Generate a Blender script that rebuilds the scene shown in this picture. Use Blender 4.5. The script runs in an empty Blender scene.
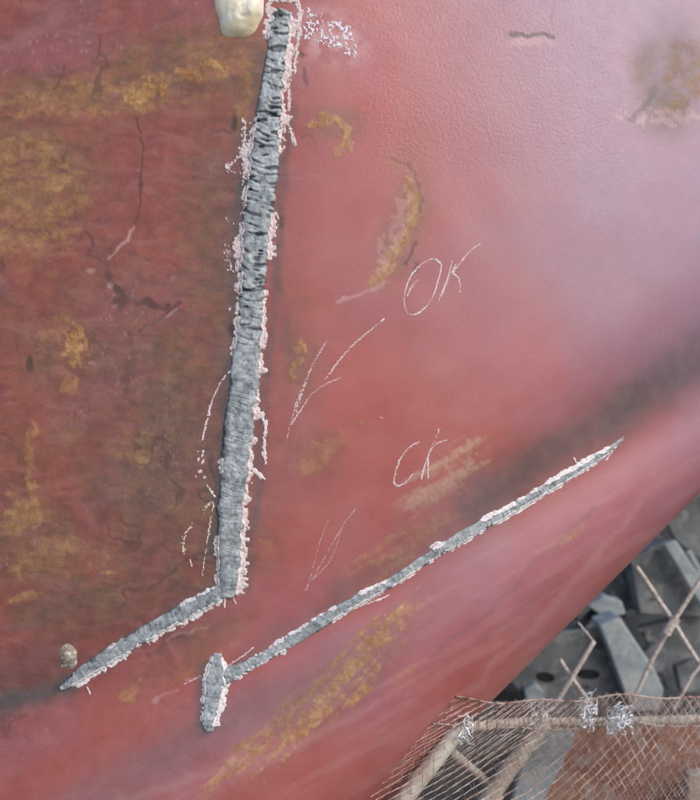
import bpy, math, random
import numpy as np
from mathutils import Vector, Matrix
random.seed(7); RNG = np.random.default_rng(11)
R_ = math.radians
sc = bpy.context.scene

# ------------------------------------------------------------------ frame, camera, light
S = 0.0012            # metres per unit of the working sheet (the sheet is 700 x 800 units)
D = 960.0             # camera distance from the plate, in units
CAM_H = 1.45
PITCH = R_(4)         # camera looks slightly upwards at the plating
ROT = np.array([[1, 0, 0],
                [0, math.cos(PITCH), -math.sin(PITCH)],
                [0, math.sin(PITCH), math.cos(PITCH)]])
def to_world(F):
    """F: (n,3) x right, y up, z towards the viewer, in units -> world metres"""
    F = np.asarray(F, float)
    v = np.stack([F[..., 0], -(F[..., 2] - D), F[..., 1]], -1) * S
    v = v @ ROT.T
    return v + np.array([0, -D * S, CAM_H])
def P(X, Y, z=0.0):
    X, Y, z = np.broadcast_arrays(np.asarray(X, float), np.asarray(Y, float), np.asarray(z, float))
    f = (D - z) / D
    return to_world(np.stack([(X - 350) * f, (400 - Y) * f, z], -1))

cam_d = bpy.data.cameras.new('camera'); cam = bpy.data.objects.new('camera', cam_d)
sc.collection.objects.link(cam); sc.camera = cam
cam.location = (0, -D * S, CAM_H); cam.rotation_euler = (R_(90) + PITCH, 0, 0)
cam_d.sensor_fit = 'HORIZONTAL'; cam_d.sensor_width = 36; cam_d.lens = 36 * D / 700
cam_d.clip_start = 0.02; cam_d.clip_end = 3000
cam_d.dof.use_dof = True; cam_d.dof.focus_distance = D * S * 1.03; cam_d.dof.aperture_fstop = 3.8

SUN_AZ, SUN_EL = R_(136), R_(36)      # azimuth clockwise from +Y (north); right of and behind the camera
w = bpy.data.worlds.new('World'); sc.world = w; w.use_nodes = True
nt = w.node_tree; bg = nt.nodes['Background']
sky = nt.nodes.new('ShaderNodeTexSky'); sky.sky_type = 'NISHITA'; sky.sun_disc = False
sky.sun_elevation = SUN_EL; sky.sun_rotation = SUN_AZ
sky.air_density = 1.0; sky.dust_density = 2.0; sky.ozone_density = 1.5
nt.links.new(sky.outputs[0], bg.inputs[0]); bg.inputs[1].default_value = 0.15
sd = bpy.data.lights.new('sun', 'SUN'); sun = bpy.data.objects.new('sun', sd); sc.collection.objects.link(sun)
sd.energy = 0.7; sd.angle = R_(40); sd.color = (1.0, 0.96, 0.93)
sdir = Vector((math.sin(SUN_AZ) * math.cos(SUN_EL), math.cos(SUN_AZ) * math.cos(SUN_EL), math.sin(SUN_EL)))
sun.rotation_euler = sdir.to_track_quat('Z', 'Y').to_euler()
sc.view_settings.view_transform = 'Standard'; sc.view_settings.look = 'None'
sc.view_settings.gamma = 1.0; sc.view_settings.exposure = 0.55

# ------------------------------------------------------------------ noise
def _hash(ix, iy, seed):
    h = (ix.astype(np.int64) * 374761393 + iy.astype(np.int64) * 668265263 + seed * 974711) & 0x7fffffff
    h = ((h ^ (h >> 13)) * 1274126177) & 0x7fffffff
    return ((h ^ (h >> 16)) & 0xffff) / 65535.0
def vnoise(x, y, seed=0):
    x = np.asarray(x, float); y = np.asarray(y, float)
    ix = np.floor(x); iy = np.floor(y); fx = x - ix; fy = y - iy
    fx = fx * fx * (3 - 2 * fx); fy = fy * fy * (3 - 2 * fy)
    a = _hash(ix, iy, seed); b = _hash(ix + 1, iy, seed); c = _hash(ix, iy + 1, seed); d = _hash(ix + 1, iy + 1, seed)
    return (a * (1 - fx) + b * fx) * (1 - fy) + (c * (1 - fx) + d * fx) * fy
def fbm(x, y, sc_, seed=0, octv=4):
    s = 0; a = 0.5; t = 0; x = np.asarray(x, float) / sc_; y = np.asarray(y, float) / sc_
    for k in range(octv):
        s = s + a * vnoise(x, y, seed + k * 17); t += a; a *= 0.5
        x, y = (x * 1.6 - y * 1.2) + 3.7, (x * 1.2 + y * 1.6) + 1.3
    return s / t
def sst(a, b, x):
    t = np.clip((np.asarray(x, float) - a) / (b - a), 0, 1); return t * t * (3 - 2 * t)

# ------------------------------------------------------------------ hull surface
RT2 = math.sqrt(2)
T_EDGE, R_ROLL = 1193 / RT2, 190.0
T1 = T_EDGE - R_ROLL
def crease_y(X):   # the fold that the long diagonal weld follows
    return 676 - (X - 225) * 0.60
def base_z(X, Y):
    z = -0.00042 * np.maximum(X - 300, 0) ** 2 * (1 - 0.5 * sst(250, 650, Y))
    z = z - 0.00012 * np.maximum(230 - X, 0) ** 2
    z = z - 0.00024 * np.maximum(330 - Y, 0) ** 2 * sst(150, 500, X)
    d = (Y - crease_y(X)) * 0.857
    A = 2 + 20 * sst(330, 640, X)
    z = z - A * np.where(d < 0, np.exp(-(d / 62.0) ** 2), np.exp(-(d / 48.0) ** 2))
    d1 = (Y - (688 - (X - 60) * 0.632)) * 0.845
    A1 = 9 * (1 - sst(40, 230, X)) + 3 * (1 - sst(180, 260, X))
    z = z - A1 * np.where(d1 < 0, np.exp(-(d1 / 45.0) ** 2), np.exp(-(d1 / 30.0) ** 2))
    # the lower band bulges forward like a bulb
    z = z + 34 * sst(-10, 170, np.minimum(d, d1 + 60 * sst(150, 260, X)))
    # gentle plate waviness
    z = z + 5 * (fbm(X, Y, 210, 5, 2) - 0.5) + 1.6 * (fbm(X, Y, 70, 9, 2) - 0.5)
    return z
def hull_z(X, Y):
    t = (X + Y) / RT2
    q = np.clip((t - T1) / R_ROLL, 0, 1)
    return base_z(X, Y) - R_ROLL * 0.8 * (1 - np.sqrt(1 - q * q + 1e-9))
def HP(X, Y):
    return P(X, Y, hull_z(np.asarray(X, float), np.asarray(Y, float)))
def HN(X, Y):
    X = np.asarray(X, float); Y = np.asarray(Y, float)
    e = 2.0
    a = HP(X + e, Y) - HP(X - e, Y); b = HP(X, Y - e) - HP(X, Y + e)
    n = np.cross(a, b); return n / np.linalg.norm(n, axis=-1, keepdims=True)
def HPN(X, Y, h):
    """point h units proud of the plating"""
    return HP(X, Y) + HN(X, Y) * (np.asarray(h, float)[..., None] * S)

# ------------------------------------------------------------------ object helpers
COL = sc.collection
def empty(name, loc, label, cat, group=None):
    o = bpy.data.objects.new(name, None); COL.objects.link(o); o.location = tuple(loc); o.empty_display_size = 0.05
    o['label'] = label; o['category'] = cat
    if group: o['group'] = group
    return o
def origin_of(p):
    v = Vector((0, 0, 0))
    while p is not None:
        v += p.location; p = p.parent
    return np.array(v)
def mesh_obj(name, verts, faces, mat, parent=None, smooth=True, label=None, loc=None):
    verts = np.asarray(verts, float).reshape(-1, 3)
    o0 = origin_of(parent) + (np.array(loc) if loc is not None else 0)
    me = bpy.data.meshes.new(name)
    me.from_pydata((verts - o0).tolist(), [], faces if isinstance(faces, list) else faces.tolist())
    me.materials.append(mat)
    me.polygons.foreach_set('use_smooth', [smooth] * len(me.polygons)); me.update()
    o = bpy.data.objects.new(name, me); COL.objects.link(o)
    if parent is not None: o.parent = parent
    if loc is not None: o.location = tuple(loc)
    if label: o['label'] = label
    return o
class Geo:
    def __init__(s): s.v = []; s.f = []; s.n = 0
    def add(s, v, f):
        v = np.asarray(v, float).reshape(-1, 3); s.v.append(v)
        s.f += [tuple(int(i) + s.n for i in q) for q in f]; s.n += len(v)
    def out(s): return np.concatenate(s.v), s.f
    def tube(s, pts, r, n=8, cap=True):
        pts = np.asarray(pts, float); m = len(pts); r = np.broadcast_to(r, (m,))
        tg = np.gradient(pts, axis=0); tg /= np.linalg.norm(tg, axis=1, keepdims=True) + 1e-12
        up = np.array([0.3, 0.5, 0.81]); V = []
        for k in range(m):
            a = np.cross(tg[k], up); a /= np.linalg.norm(a) + 1e-12; b = np.cross(tg[k], a)
            for j in range(n):
                th = 2 * math.pi * j / n
                V.append(pts[k] + r[k] * (a * math.cos(th) + b * math.sin(th)))
        F = []
        for k in range(m - 1):
            for j in range(n):
                F.append((k * n + j, k * n + (j + 1) % n, (k + 1) * n + (j + 1) % n, (k + 1) * n + j))
        if cap: F.append(tuple(range(n))[::-1]); F.append(tuple((m - 1) * n + j for j in range(n)))
        s.add(V, F)
    def prism(s, front, back):
        n = len(front); F = [tuple(range(n))[::-1], tuple(range(n, 2 * n))]
        for j in range(n): F.append((j, (j + 1) % n, n + (j + 1) % n, n + j))
        s.add(np.concatenate([front, back]), F)
def grid_faces(nr, nc):
    i = np.arange(nr * nc).reshape(nr, nc)
    return np.stack([i[:-1, :-1], i[1:, :-1], i[1:, 1:], i[:-1, 1:]], -1).reshape(-1, 4)
def spline(pts, step=1.0):
    """Catmull-Rom through rows of numbers, resampled to about `step` in the first two"""
    p = np.asarray(pts, float); out = []
    q = np.vstack([2 * p[0] - p[1], p, 2 * p[-1] - p[-2]])
    for i in range(1, len(q) - 2):
        n = max(2, int(np.hypot(*(q[i + 1] - q[i])[:2]) / step))
        t = np.linspace(0, 1, n, endpoint=False)[:, None]
        out.append(0.5 * ((2 * q[i]) + (-q[i - 1] + q[i + 1]) * t + (2 * q[i - 1] - 5 * q[i] + 4 * q[i + 1] - q[i + 2]) * t ** 2
                          + (-q[i - 1] + 3 * q[i] - 3 * q[i + 1] + q[i + 2]) * t ** 3))
    out.append(p[-1:]); return np.concatenate(out)

# ------------------------------------------------------------------ materials
def mat(name):
    m = bpy.data.materials.new(name); m.use_nodes = True
    return m, m.node_tree, m.node_tree.nodes['Principled BSDF']
def N(nt, t, **kw):
    n = nt.nodes.new(t)
    for k, v in kw.items():
        if k.startswith('i_'): n.inputs[k[2:]].default_value = v
        else: setattr(n, k, v)
    return n
def noise_fac(nt, scale, detail=4, rough=0.6, lo=0.35, hi=0.65, vec=None):
    n = N(nt, 'ShaderNodeTexNoise'); n.inputs['Scale'].default_value = scale; n.inputs['Detail'].default_value = detail
    n.inputs['Roughness'].default_value = rough
    if vec is None:
        tc = N(nt, 'ShaderNodeTexCoord'); vec = tc.outputs['Object']
    nt.links.new(vec, n.inputs['Vector'])
    mr = N(nt, 'ShaderNodeMapRange'); mr.inputs[1].default_value = lo; mr.inputs[2].default_value = hi
    nt.links.new(n.outputs[0], mr.inputs[0]); return mr.outputs[0], n.outputs[0]
def mix(nt, fac, a, b, mode='MIX'):
    m = N(nt, 'ShaderNodeMix', data_type='RGBA', blend_type=mode)
    for sock, v in ((m.inputs[0], fac), (m.inputs[6], a), (m.inputs[7], b)):
        if isinstance(v, (int, float)): sock.default_value = v
        elif isinstance(v, tuple): sock.default_value = (*v, 1)
        else: nt.links.new(v, sock)
    return m.outputs[2]
def math_(nt, op, a, b=0.0, c=None):
    m = N(nt, 'ShaderNodeMath', operation=op)
    for k, v in enumerate((a, b) if c is None else (a, b, c)):
        if isinstance(v, (int, float)): m.inputs[k].default_value = v
        else: nt.links.new(v, m.inputs[k])
    return m.outputs[0]
def bump(nt, p, h, strength, dist, prev=None):
    b = N(nt, 'ShaderNodeBump'); b.inputs['Strength'].default_value = strength; b.inputs['Distance'].default_value = dist
    nt.links.new(h, b.inputs['Height'])
    if prev is not None: nt.links.new(prev, b.inputs['Normal'])
    if p is not None: nt.links.new(b.outputs[0], p.inputs['Normal'])
    return b.outputs[0]
def simple(name, ca, cb, scale=40, rough=0.6, metal=0.0, bscale=150, bd=0.0008, cc=None, spec=0.5):
    m, nt, p = mat(name)
    f, _ = noise_fac(nt, scale, 5); c = mix(nt, f, ca, cb)
    if cc is not None:
        f2, _ = noise_fac(nt, scale * 2.7, 5, lo=0.52, hi=0.62); c = mix(nt, f2, c, cc)
    nt.links.new(c, p.inputs['Base Color'])
    p.inputs['Roughness'].default_value = rough; p.inputs['Metallic'].default_value = metal
    p.inputs['Specular IOR Level'].default_value = spec
    _, h = noise_fac(nt, bscale, 5); bump(nt, p, h, 0.8, bd)
    return m

# hull paint: base red with masks stored on the mesh (rust, grime, soot, painted sheen and shade), broken up by noise
hm, nt, p = mat('weathered_red_hull_paint')
tc = N(nt, 'ShaderNodeTexCoord'); OB = tc.outputs['Object']
aA = N(nt, 'ShaderNodeAttribute', attribute_name='wear_shade_a'); aB = N(nt, 'ShaderNodeAttribute', attribute_name='wear_b')
aC = N(nt, 'ShaderNodeAttribute', attribute_name='wear_sheen_c')
def sep(a):
    s = N(nt, 'ShaderNodeSeparateColor'); nt.links.new(a.outputs['Color'], s.inputs[0]); return s.outputs
A, B, C_ = sep(aA), sep(aB), sep(aC)
ochre, brown, soot_shade = A[0], A[1], A[2]
old, scuff, crack = B[0], B[1], B[2]
peel, bright, sheen_dust = C_[0], C_[1], C_[2]
n1, r1 = noise_fac(nt, 14, 5, 0.6, 0.35, 0.68, OB)
n2, r2 = noise_fac(nt, 55, 6, 0.65, 0.36, 0.66, OB)
n3, r3 = noise_fac(nt, 260, 4, 0.6, 0.36, 0.66, OB)
base_new = mix(nt, n1, (0.40, 0.094, 0.080), (0.45, 0.137, 0.120))
base_old = mix(nt, n2, (0.24, 0.062, 0.048), (0.33, 0.086, 0.066))
c = mix(nt, old, base_new, base_old)
c = mix(nt, math_(nt, 'MULTIPLY', n3, 0.14), c, (0.40, 0.17, 0.16))
c = mix(nt, bright, c, (0.50, 0.062, 0.055))
c = mix(nt, sheen_dust, c, (0.27, 0.225, 0.34))  # lavender tint puts the sky reflection's sheen into the colour
c = mix(nt, brown, c, mix(nt, n2, (0.16, 0.085, 0.055), (0.28, 0.135, 0.06)))
bd_ = mix(nt, n2, mix(nt, n3, (0.30, 0.125, 0.045), (0.38, 0.17, 0.06)), mix(nt, n3, (0.45, 0.23, 0.09), (0.60, 0.38, 0.17)))
c = mix(nt, ochre, c, bd_)
c = mix(nt, scuff, c, (0.60, 0.36, 0.35))
c = mix(nt, soot_shade, c, mix(nt, n2, (0.075, 0.077, 0.077), (0.115, 0.115, 0.11)))  # grey of the soot and of the shade painted along crease and beads
c = mix(nt, crack, c, (0.035, 0.028, 0.028))
nt.links.new(c, p.inputs['Base Color'])
rg = math_(nt, 'ADD', math_(nt, 'MULTIPLY', old, 0.16), 0.40)
rg = math_(nt, 'ADD', rg, math_(nt, 'MULTIPLY', ochre, 0.3)); rg = math_(nt, 'ADD', rg, math_(nt, 'MULTIPLY', brown, 0.12))
rg = math_(nt, 'ADD', rg, math_(nt, 'MULTIPLY', soot_shade, 0.2)); rg = math_(nt, 'ADD', rg, math_(nt, 'MULTIPLY', n2, 0.08))
nt.links.new(rg, p.inputs['Roughness'])
p.inputs['Specular IOR Level'].default_value = 0.5
nt.links.new(math_(nt, 'MULTIPLY', math_(nt, 'SUBTRACT', 1.0, old), 0.30), p.inputs['Coat Weight'])
p.inputs['Coat Roughness'].default_value = 0.5; p.inputs['Coat IOR'].default_value = 1.6
b = bump(nt, None, r2, 0.35, 0.0012)
pl = N(nt, 'ShaderNodeTexNoise'); pl.inputs['Scale'].default_value = 270; pl.inputs['Detail'].default_value = 2
nt.links.new(OB, pl.inputs['Vector'])
b = bump(nt, None, math_(nt, 'MULTIPLY', pl.outputs[0], math_(nt, 'ADD', peel, 0.08)), 0.8, 0.0009, b)
b = bump(nt, None, math_(nt, 'MULTIPLY', r3, math_(nt, 'ADD', math_(nt, 'ADD', ochre, brown), math_(nt, 'MULTIPLY', old, 0.35))), 0.6, 0.0007, b)
b = bump(nt, None, math_(nt, 'MULTIPLY', math_(nt, 'SUBTRACT', math_(nt, 'MULTIPLY', ochre, 0.35), crack), 1.0), 0.5, 0.0012, b)
nt.links.new(b, p.inputs['Normal'])
M_HULL = hm

wm, nt, p = mat('ground_weld_metal')
f1, q1 = noise_fac(nt, 75, 6, 0.7, 0.38, 0.60); f2, q2 = noise_fac(nt, 330, 4, 0.6, 0.4, 0.62)
c = mix(nt, f1, (0.25, 0.265, 0.27), (0.56, 0.585, 0.59)); c = mix(nt, math_(nt, 'MULTIPLY', f2, 0.45), c, (0.22, 0.25, 0.27))
at = N(nt, 'ShaderNodeAttribute', attribute_name='crevice_shade')
f3, _ = noise_fac(nt, 120, 4, 0.6, 0.58, 0.66); c = mix(nt, math_(nt, 'MULTIPLY', f3, 0.45), c, (0.30, 0.38, 0.36))
c = mix(nt, at.outputs['Fac'], c, (0.035, 0.04, 0.045))
nt.links.new(c, p.inputs['Base Color']); p.inputs['Metallic'].default_value = 0.1; p.inputs['Roughness'].default_value = 0.5
bb = bump(nt, None, q1, 0.5, 0.001); bump(nt, p, q2, 0.6, 0.0008, bb)
M_WELD = wm
M_BURR = simple('scraped_pale_paint', (0.62, 0.50, 0.48), (0.80, 0.74, 0.72), 160, 0.6, cc=(0.55, 0.33, 0.33), bscale=400, bd=0.0005)
M_BURW = simple('scraped_white_paint', (0.72, 0.68, 0.67), (0.85, 0.83, 0.82), 160, 0.6, cc=(0.55, 0.40, 0.40), bscale=400, bd=0.0005)
M_CHALK = simple('white_chalk', (0.74, 0.60, 0.59), (0.83, 0.77, 0.76), 300, 0.9, bscale=500, bd=0.0003)
M_YCH = simple('cream_chalk', (0.70, 0.60, 0.48), (0.80, 0.72, 0.62), 300, 0.9, bscale=500, bd=0.0003)
M_SPK = simple('silver_speckle_paint', (0.75, 0.72, 0.78), (0.88, 0.86, 0.90), 300, 0.35, bscale=500, bd=0.0003)
M_FILL = simple('cream_filler', (0.62, 0.53, 0.30), (0.83, 0.81, 0.76), 30, 0.5, cc=(0.74, 0.66, 0.46), bscale=90, bd=0.0008)
M_NUB = simple('grimy_bare_nub', (0.17, 0.12, 0.085), (0.40, 0.34, 0.27), 70, 0.35, cc=(0.60, 0.56, 0.48), bscale=200, bd=0.001)
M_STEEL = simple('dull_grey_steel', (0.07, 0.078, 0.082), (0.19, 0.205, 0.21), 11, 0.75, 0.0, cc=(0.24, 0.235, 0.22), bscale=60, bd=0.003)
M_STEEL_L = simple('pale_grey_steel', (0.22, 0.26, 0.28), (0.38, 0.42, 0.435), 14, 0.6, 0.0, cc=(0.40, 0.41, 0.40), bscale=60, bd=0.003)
M_DARK = simple('grimy_concrete_gap_shade', (0.030, 0.034, 0.036), (0.07, 0.075, 0.08), 7, 0.85, bd=0.002)  # wall concrete, also the painted shade of the narrow gaps
M_RUB = simple('loose_chips', (0.04, 0.04, 0.04), (0.30, 0.29, 0.27), 25, 0.9)
M_ROD = simple('pinkish_dusty_rod', (0.48, 0.40, 0.36), (0.66, 0.60, 0.55), 60, 0.6, cc=(0.36, 0.24, 0.19))
M_PIPE = simple('dusty_tan_pipe', (0.46, 0.41, 0.35), (0.56, 0.52, 0.45), 30, 0.75, cc=(0.42, 0.31, 0.24))
M_NET = simple('rusty_wire_netting', (0.34, 0.22, 0.17), (0.62, 0.51, 0.46), 25, 0.5, 0.3, cc=(0.24, 0.11, 0.07))
M_RUST = simple('rusty_brown_plate', (0.20, 0.085, 0.055), (0.33, 0.17, 0.12), 14, 0.8, cc=(0.28, 0.20, 0.17), bd=0.002)
M_TAN = simple('pale_tan_timber', (0.36, 0.29, 0.24), (0.46, 0.39, 0.32), 18, 0.7)
M_TIE, nt, p = mat('bright_galvanised_wire')
p.inputs['Base Color'].default_value = (0.82, 0.84, 0.85, 1); p.inputs['Metallic'].default_value = 0.4; p.inputs['Roughness'].default_value = 0.25

# ------------------------------------------------------------------ hull plating mesh
hull = empty('ship_hull', P(250, 400, 0), 'weathered red painted ship hull plating with grey weld beads and chalk marks', 'ship hull')
STEP = 1.7
s_ax = np.arange(-1050, 1050, STEP)
tau = np.concatenate([np.arange(-420, T1, STEP), T1 + np.arange(0, R_(150) * R_ROLL, STEP)])
th = np.clip((tau - T1) / R_ROLL, 0, None)
t_ax = np.where(tau > T1, T1 + R_ROLL * np.sin(th), tau)
zr = np.where(tau > T1, -R_ROLL * 0.8 * (1 - np.cos(th)), 0)
TT, SS = np.meshgrid(t_ax, s_ax); ZR = np.broadcast_to(zr, TT.shape)
XX = (TT + SS) / RT2; YY = (TT - SS) / RT2
inside = (XX > -260) & (XX < 960) & (YY > -260) & (YY < 1060)
V = P(XX, YY, base_z(XX, YY) + ZR)
F = grid_faces(*TT.shape); keep = inside.reshape(-1)[F].all(1); F = F[keep][:, ::-1]
used = np.zeros(TT.size, bool); used[F.reshape(-1)] = True
remap = -np.ones(TT.size, int); remap[used] = np.arange(used.sum()); F = remap[F]
Vh = V.reshape(-1, 3)[used]; X = XX.reshape(-1)[used]; Y = YY.reshape(-1)[used]
me = bpy.data.meshes.new('hull_plating')
me.vertices.add(len(Vh)); me.vertices.foreach_set('co', (Vh - np.array(hull.location)).astype(np.float32).ravel())
me.loops.add(F.size); me.loops.foreach_set('vertex_index', F.astype(np.int32).ravel())
me.polygons.add(len(F)); me.polygons.foreach_set('loop_start', np.arange(0, F.size, 4, dtype=np.int32))
me.update(calc_edges=True); me.polygons.foreach_set('use_smooth', np.ones(len(F), bool)); me.validate()
me.materials.append(M_HULL)
plating = bpy.data.objects.new('hull_plating', me); COL.objects.link(plating); plating.parent = hull

# masks for stains, grime and scrapes, plus painted sheen and shade
wx = X + 14 * (fbm(X, Y, 30, 51) - 0.5) + 5 * (fbm(X, Y, 8, 52, 2) - 0.5)
wy = Y + 14 * (fbm(X, Y, 30, 61) - 0.5) + 5 * (fbm(X, Y, 8, 62, 2) - 0.5)
def ell(cx, cy, rx, ry, ang=0, soft=1.0, warp=True):
    x, y = (wx, wy) if warp else (X, Y)
    a = R_(ang); dx = x - cx; dy = y - cy
    u = (dx * math.cos(a) - dy * math.sin(a)) / rx; v = (dx * math.sin(a) + dy * math.cos(a)) / ry   # ang counter-clockwise on the sheet
    r = np.sqrt(u * u + v * v)
    return 1 - sst(1 - 0.5 * soft, 1 + 0.5 * soft, r)
def seg(pts, wd, warp=True, soft=0.6):
    x, y = (wx, wy) if warp else (X, Y)
    best = np.full(x.shape, 1e9)
    m = (x > min(q[0] for q in pts) - 80) & (x < max(q[0] for q in pts) + 80) & (y > min(q[1] for q in pts) - 80) & (y < max(q[1] for q in pts) + 80)
    xs, ys = x[m], y[m]; bb = np.full(xs.shape, 1e9)
    for (x0, y0), (x1, y1) in zip(pts[:-1], pts[1:]):
        L = (x1 - x0) ** 2 + (y1 - y0) ** 2; t = np.clip(((xs - x0) * (x1 - x0) + (ys - y0) * (y1 - y0)) / L, 0, 1)
        bb = np.minimum(bb, np.hypot(xs - x0 - t * (x1 - x0), ys - y0 - t * (y1 - y0)))
    best[m] = bb
    return 1 - sst(wd * (1 - soft), wd * (1 + soft), best)
nA = fbm(X, Y, 22, 3); nB = fbm(X, Y, 9, 4, 3); nC = fbm(X, Y, 60, 8); nD = fbm(X, Y, 4.5, 14, 2)
# noise stretched along the diagonal streaks
ux = (X * 0.86 - Y * 0.5); uy = (X * 0.5 + Y * 0.86)
nS = fbm(ux * 0.09, uy, 6, 33, 4)
nE = 0.5 * nB + 0.3 * nD + 0.2 * nA
# short smears across the old paint
nF = fbm(X * 0.55 + Y * 0.1, Y * 1.25, 8, 37, 4)
vx = (X - Y) / RT2; vy = (X + Y) / RT2
nT = fbm(vx * 0.05 + 9 + 0.02 * vy, vy + 0.05 * vx, 4.2, 39, 4)
def patch(m, k, n=None, lo=0.36, hi=0.72):
    n = (0.5 * nE + 0.5 * nF) if n is None else 0.75 * n + 0.25 * nD
    return k * sst(lo, hi, 1.35 * (n - 0.5) + 0.5 + 0.36 * (m - 0.72)) * sst(0, 0.3, m)
mx = lambda *a: np.maximum.reduce(a)
och = mx(patch(ell(28, 195, 60, 55), 0.62), patch(ell(40, 215, 60, 14, 20), 0.6), patch(ell(20, 150, 40, 14, 5), 0.6), patch(ell(100, 100, 110, 20, 4), 0.5), patch(ell(60, 560, 60, 20, 10), 0.4), patch(ell(30, 250, 40, 30), 0.3), patch(ell(150, 92, 34, 14, 15), 1.0), patch(ell(148, 93, 26, 8, 12), 1.0, nE, 0.36, 0.58), patch(ell(200, 76, 40, 12, 14), 0.95),
         patch(ell(225, 60, 45, 22, 5), 0.35), patch(ell(10, 145, 28, 5, -5), 0.6), patch(ell(75, 95, 60, 16, 5), 0.35),
         patch(seg([(312, 124), (335, 118), (346, 130), (347, 148), (338, 153)], 4.5), 1.0, nE, 0.36, 0.56),
         patch(seg([(398, 165), (412, 185), (412, 215), (398, 250), (375, 285)], 9), 0.8),
         patch(seg([(406, 180), (412, 205), (405, 235), (388, 268)], 6), 0.95, None, 0.34, 0.56),
         patch(seg([(302, 342), (300, 362), (290, 382)], 4), 1.0, nE, 0.34, 0.55),
         patch(ell(322, 452, 42, 14, 30), 0.55), patch(ell(298, 465, 14, 8, 20), 0.4),
         patch(ell(448, 478, 46, 22, 38), 0.85, nS), patch(ell(400, 545, 55, 10, 30), 0.55, nS),
         patch(ell(395, 568, 26, 7, 30), 0.7, nS), patch(ell(325, 695, 125, 20, 45), 0.95, nT, 0.46, 0.68), patch(ell(372, 642, 50, 13, 46), 0.9, nT, 0.42, 0.64), patch(ell(395, 620, 45, 9, 44), 0.5, nS),
         patch(ell(265, 740, 90, 12, 45), 0.8, nT, 0.44, 0.66), patch(ell(565, 540, 26, 5, 42), 0.5, nS), patch(ell(400, 680, 18, 6, 40), 0.4, nS),
         patch(ell(73, 350, 10, 22), 1.0, nE, 0.38, 0.58), patch(ell(58, 330, 24, 16), 0.6), patch(ell(70, 385, 10, 16), 0.6),
         patch(seg([(33, 425), (30, 470), (34, 530)], 5), 0.7), patch(ell(14, 520, 20, 26), 0.6), patch(ell(135, 447, 24, 18), 0.5),
         patch(ell(142, 462, 10, 5), 0.7), patch(ell(190, 515, 30, 9), 0.35), patch(ell(108, 572, 12, 3, 10), 0.9), patch(ell(20, 596, 20, 3, 10), 0.8),
         patch(ell(130, 690, 22, 7, 35), 0.8), patch(ell(190, 670, 50, 6, 33), 0.35, nS), patch(ell(262, 545, 20, 10), 0.3),
         patch(ell(686, 80, 24, 40), 0.75), patch(ell(245, 85, 18, 40), 0.35), patch(ell(182, 430, 16, 3, 15), 0.6))
och = och * (0.55 + 0.45 * sst(0.3, 0.6, nD))
oldm = 1 - sst(215, 330, X + 0.10 * (Y - 300) + 50 * (nC - 0.5))
oldm = oldm * (1 - 0.7 * sst(-20, 60, (Y - (700 - (X - 60) * 0.632)))) 
brn = mx(0.85 * ell(185, 72, 85, 42, 12), 0.85 * ell(25, 175, 80, 70), 0.7 * ell(50, 95, 80, 22), 0.8 * ell(244, 80, 18, 70),
         0.55 * ell(60, 350, 55, 45), 0.5 * ell(60, 470, 75, 60), 0.75 * ell(170, 450, 60, 130), 0.6 * ell(205, 260, 30, 110), 0.65 * ell(30, 540, 60, 50),
         0.75 * ell(85, 600, 70, 30, 10), 0.6 * ell(150, 560, 80, 40), 0.6 * ell(665, 85, 34, 45), 0.45 * ell(408, 215, 22, 70, -15),
         0.45 * ell(340, 125, 30, 18), 0.35 * ell(300, 350, 20, 60), 0.45 * ell(260, 550, 24, 30), 0.3 * ell(320, 450, 50, 30, 20), 0.25 * ell(330, 700, 150, 26, 44),
         0.45 * ell(190, 650, 70, 18, 32), 0.5 * ell(205, 395, 30, 90), 0.3 * ell(95, 400, 200, 190))
brn = np.clip(brn * sst(0.22, 0.72, 0.5 * nA + 0.35 * nC + 0.25 * nB) * 1.5, 0, 0.93) * (0.75 + 0.25 * nD)
dw = lambda pts, a, b_: mx(a * seg(pts, b_, soft=1.0))
vw = [(283, 8), (272, 80), (264, 150), (257, 220), (251, 300), (243, 380), (233, 460), (229, 590)]
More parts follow.
